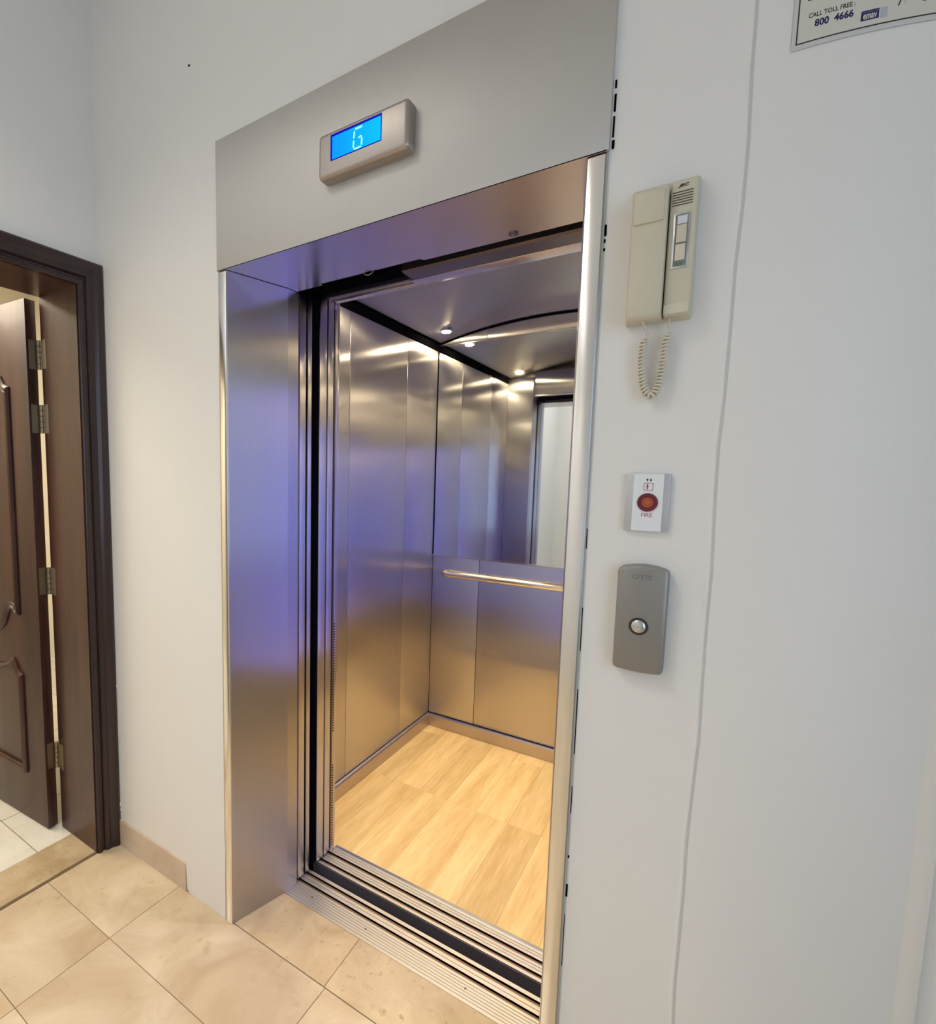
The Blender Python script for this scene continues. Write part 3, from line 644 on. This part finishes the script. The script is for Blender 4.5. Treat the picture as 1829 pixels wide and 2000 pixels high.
for i in range(0, len(base), 1):
    t = (base[min(i+1, len(base)-1)]-base[max(i-1, 0)]).normalized(); up = (up-t*up.dot(t)).normalized(); sd = t.cross(up)
    s = L[i]; rr = 0.0056*max(0, min(1, (s-s0)/.008, (s1-s)/.008)); ph = (s-s0)/.0062*2*math.pi
    pts.append((base[i], up.copy(), sd, rr, ph, s))
fine = []
for i in range(len(pts)-1):
    a, b = pts[i], pts[i+1]; dph = abs(b[4]-a[4]); k = max(1, int(dph/.6)) if a[3] > 0 else 1
    for t in range(k):
        u = t/k; p = a[0].lerp(b[0], u); r_ = a[3]+(b[3]-a[3])*u; ph = a[4]+(b[4]-a[4])*u
        fine.append(p+a[1]*(r_*math.cos(ph))+a[2]*(r_*math.sin(ph)))
tube('coiled_cord', fine, .0021, PLAST2, ic, n=6)

# ------------------------------------------------------------------ fire switch plate
WF = lambda u, v, h: (u, -.0095-h, v)
fp = thing('fire_switch', (1.17, 0, 1.40), 'pale square plate with dark red round button above the call panel', 'fire switch')
box('plate', 1.1325, 1.2050, -.009, -.0004, 1.4030, 1.5085, FIREP2, fp, bevel=.0015)
fc = box('white_insert', 1.1455, 1.1945, -.0098, -.008, 1.4032, 1.5083, FIREP, fp)
fb = disc('fire_button', (1.1702, 0, 1.4560), .0165, 'y', -.0108, -.009, RED, fp, n=36)
ring('button_ring', (1.1702, 0, 1.4560), .0062, .0088, -.0114, -.0106, RED2, fb)
disc('button_center', (1.1702, 0, 1.4560), .0052, 'y', -.0114, -.0106, RED2, fb, n=20)
ring('button_edge', (1.1702, 0, 1.4560), .0155, .0170, -.0116, -.0106, plain('purple_red_edge', (.16, .012, .06), .4), fb)
text('fire_letters', 'FIRE', 1.1612, 1.4290, .0180, .0070, WF, RED3, fc)
# pictogram: rounded frame with a figure, two arrows above
px0, px1, pz0, pz1 = 1.1622, 1.1778, 1.4775, 1.4920
boxes('pictogram', [(px0+.002, px1-.002, -.0102, -.0095, pz0, pz0+.0008), (px0+.002, px1-.002, -.0102, -.0095, pz1-.0008, pz1), (px0, px0+.0008, -.0102, -.0095, pz0+.002, pz1-.002), (px1-.0008, px1, -.0102, -.0095, pz0+.002, pz1-.002),
                    (px0, px0+.0025, -.0102, -.0095, pz0+.0010, pz0+.0018), (px1-.0025, px1, -.0102, -.0095, pz0+.0010, pz0+.0018), (px0, px0+.0025, -.0102, -.0095, pz1-.0018, pz1-.0010), (px1-.0025, px1, -.0102, -.0095, pz1-.0018, pz1-.0010),
                    (1.1672, 1.1690, -.0102, -.0095, 1.4800, 1.4878), (1.1668, 1.1694, -.0102, -.0095, 1.4882, 1.4902), (1.1658, 1.1712, -.0102, -.0095, 1.4852, 1.4864)], RED3, fc)
for (cx0, up_) in ((1.1675, 1), (1.1732, -1)):
    z0_ = 1.4975; prism('arrow', [(cx0-.0022, z0_), (cx0, z0_+.0028*up_), (cx0+.0022, z0_), (cx0+.0008, z0_), (cx0+.0008, z0_-.0025*up_), (cx0-.0008, z0_-.0025*up_), (cx0-.0008, z0_)], lambda u, v, a: (u, a, v), -.0102, -.0095, INK, fc)

# ------------------------------------------------------------------ call panel
cpn = thing('call_panel', (1.173, 0, 1.13), 'grey metal call panel with one round silver button', 'call panel')
top = []
X0, X1, Z0, Z1 = 1.1300, 1.2145, 1.1385, 1.3330
for i in range(11):
    t = i/10; top.append((X1-(X1-X0)*t, Z1+.0075*math.sin(math.pi*t)))
bot = [(X0+(X1-X0)*t/10, Z0-.003*math.sin(math.pi*t/10)) for t in range(11)]
prism('faceplate', bot+top, lambda u, v, a: (u, a, v), -.026, -.0004, OTISM, cpn, bevel=.007)
text('maker_letters', 'OTIS', 1.1545, 1.3145, .033, .0085, lambda u, v, h: (u, -.0262-h, v), plain('engraved_grey', (.20, .20, .20), .5, .3), cpn, depth=.0005)
ring('button_ring', (1.1712, 0, 1.2255), .0125, .0160, -.0285, -.025, plain('dark_ring', (.03, .025, .025), .4), cpn)
disc('call_button', (1.1712, 0, 1.2255), .0128, 'y', -.0275, -.0255, CHROME, cpn, n=32, dome=.004)
ring('button_symbol', (1.1712, 0, 1.2255), .0030, .0042, -.0320, -.0305, STEEL_E, cpn, n=20)

# ------------------------------------------------------------------ notice on the curved wall
nt_ = thing('emergency_notice', (1.42, 0, 2.16), 'laminated notice with black border and toll free number at top right', 'notice')
def PW(u, v, h):
    c = curvy(u) if u > 1.272 else 0; sl = 1.7*(u-1.272); l = math.hypot(1, sl)
    return (u+sl/l*h, c-.0012-h/l, v)
def sheet(name, u0, u1, v0, v1, h0, h1, mat, par, n=8):
    V = []; Fc = []
    for i in range(n+1):
        u = u0+(u1-u0)*i/n
        V += [PW(u, v0, h0), PW(u, v1, h0), PW(u, v1, h1), PW(u, v0, h1)]
    for i in range(n):
        for k in range(4): Fc.append((4*i+k, 4*i+(k+1) % 4, 4*i+4+(k+1) % 4, 4*i+4+k))
    Fc += [(0, 1, 2, 3), (4*n, 4*n+3, 4*n+2, 4*n+1)]
    return mesh(name, V, Fc, mat, par)
sheet('laminate_margin', 1.3235, 1.625, 2.1665, 2.42, 0, .0004, LAMIN, nt_, 12)
pp_ = sheet('paper', 1.3290, 1.620, 2.1735, 2.414, .0004, .0007, PAPER, nt_, 12)
sheet('border_line', 1.3290, 1.620, 2.1735, 2.1752, .0007, .0009, INK, nt_, 12)
sheet('border_line', 1.3288, 1.3303, 2.1735, 2.414, .0007, .0009, INK, nt_, 1)
PT = lambda u, v, h: PW(u, v, .0007+h*.5)
text('notice_line', 'Emergency', 1.3395, 2.2290, .062, .0155, PT, INK, nt_, bold=.01)
text('notice_line', 'CALL TOLL FREE :', 1.3420, 2.2075, .0545, .0066, PT, INK, nt_, bold=.01)
text('notice_number', '800  4666', 1.3500, 2.1930, .0455, .0105, PT, NAVY, nt_, bold=.03)
lg = sheet('logo_block', 1.4045, 1.4250, 2.1830, 2.1965, .0007, .0009, NAVY, nt_, 2)
sheet('logo_strip', 1.4262, 1.4345, 2.1820, 2.1965, .0007, .0008, plain('pale_blue_print', (.46, .48, .56), .6), nt_, 2)
sheet('logo_bar', 1.4052, 1.4243, 2.1936, 2.1946, .0009, .0010, plain('muted_blue_print', (.16, .16, .36), .6), nt_, 2)
text('logo_letters', 'emav', 1.4068, 2.1845, .0160, .0070, lambda u, v, h: PW(u, v, .0009+h*.4), PAPER, nt_, bold=.02)
text('notice_number', '\u0668\u0660\u0660 \u0664\u0666\u0666\u0666', 1.4455, 2.1935, .0600, .0160, PT, INK, nt_)

# small wall mark
tag(box('wall_screw', -.1325, -.1262, -.003, -.0002, 2.7195, 2.7235, INK, None), 'tiny dark screw stub on the white wall above left', 'screw')

# right-hand white door casing at the frame's lower right
y0c = curvy(1.60)
t2 = sweep('trim_1', [(0, 0), (0, 2.2)], False, [(0, 0), (0, .010), (-.008, .012), (-.016, .012), (-.030, .006), (-.045, .006), (-.060, .018), (-.075, .020), (-.078, .012), (-.084, .012), (-.090, .024), (-.110, .024), (-.110, 0)], lambda u, v, h: (1.611-u, y0c-.0-h, v), plain('white_gloss_trim', (.74, .74, .72), .25))
struct(t2, 'white moulded casing at the lower right edge of the picture', 'trim')
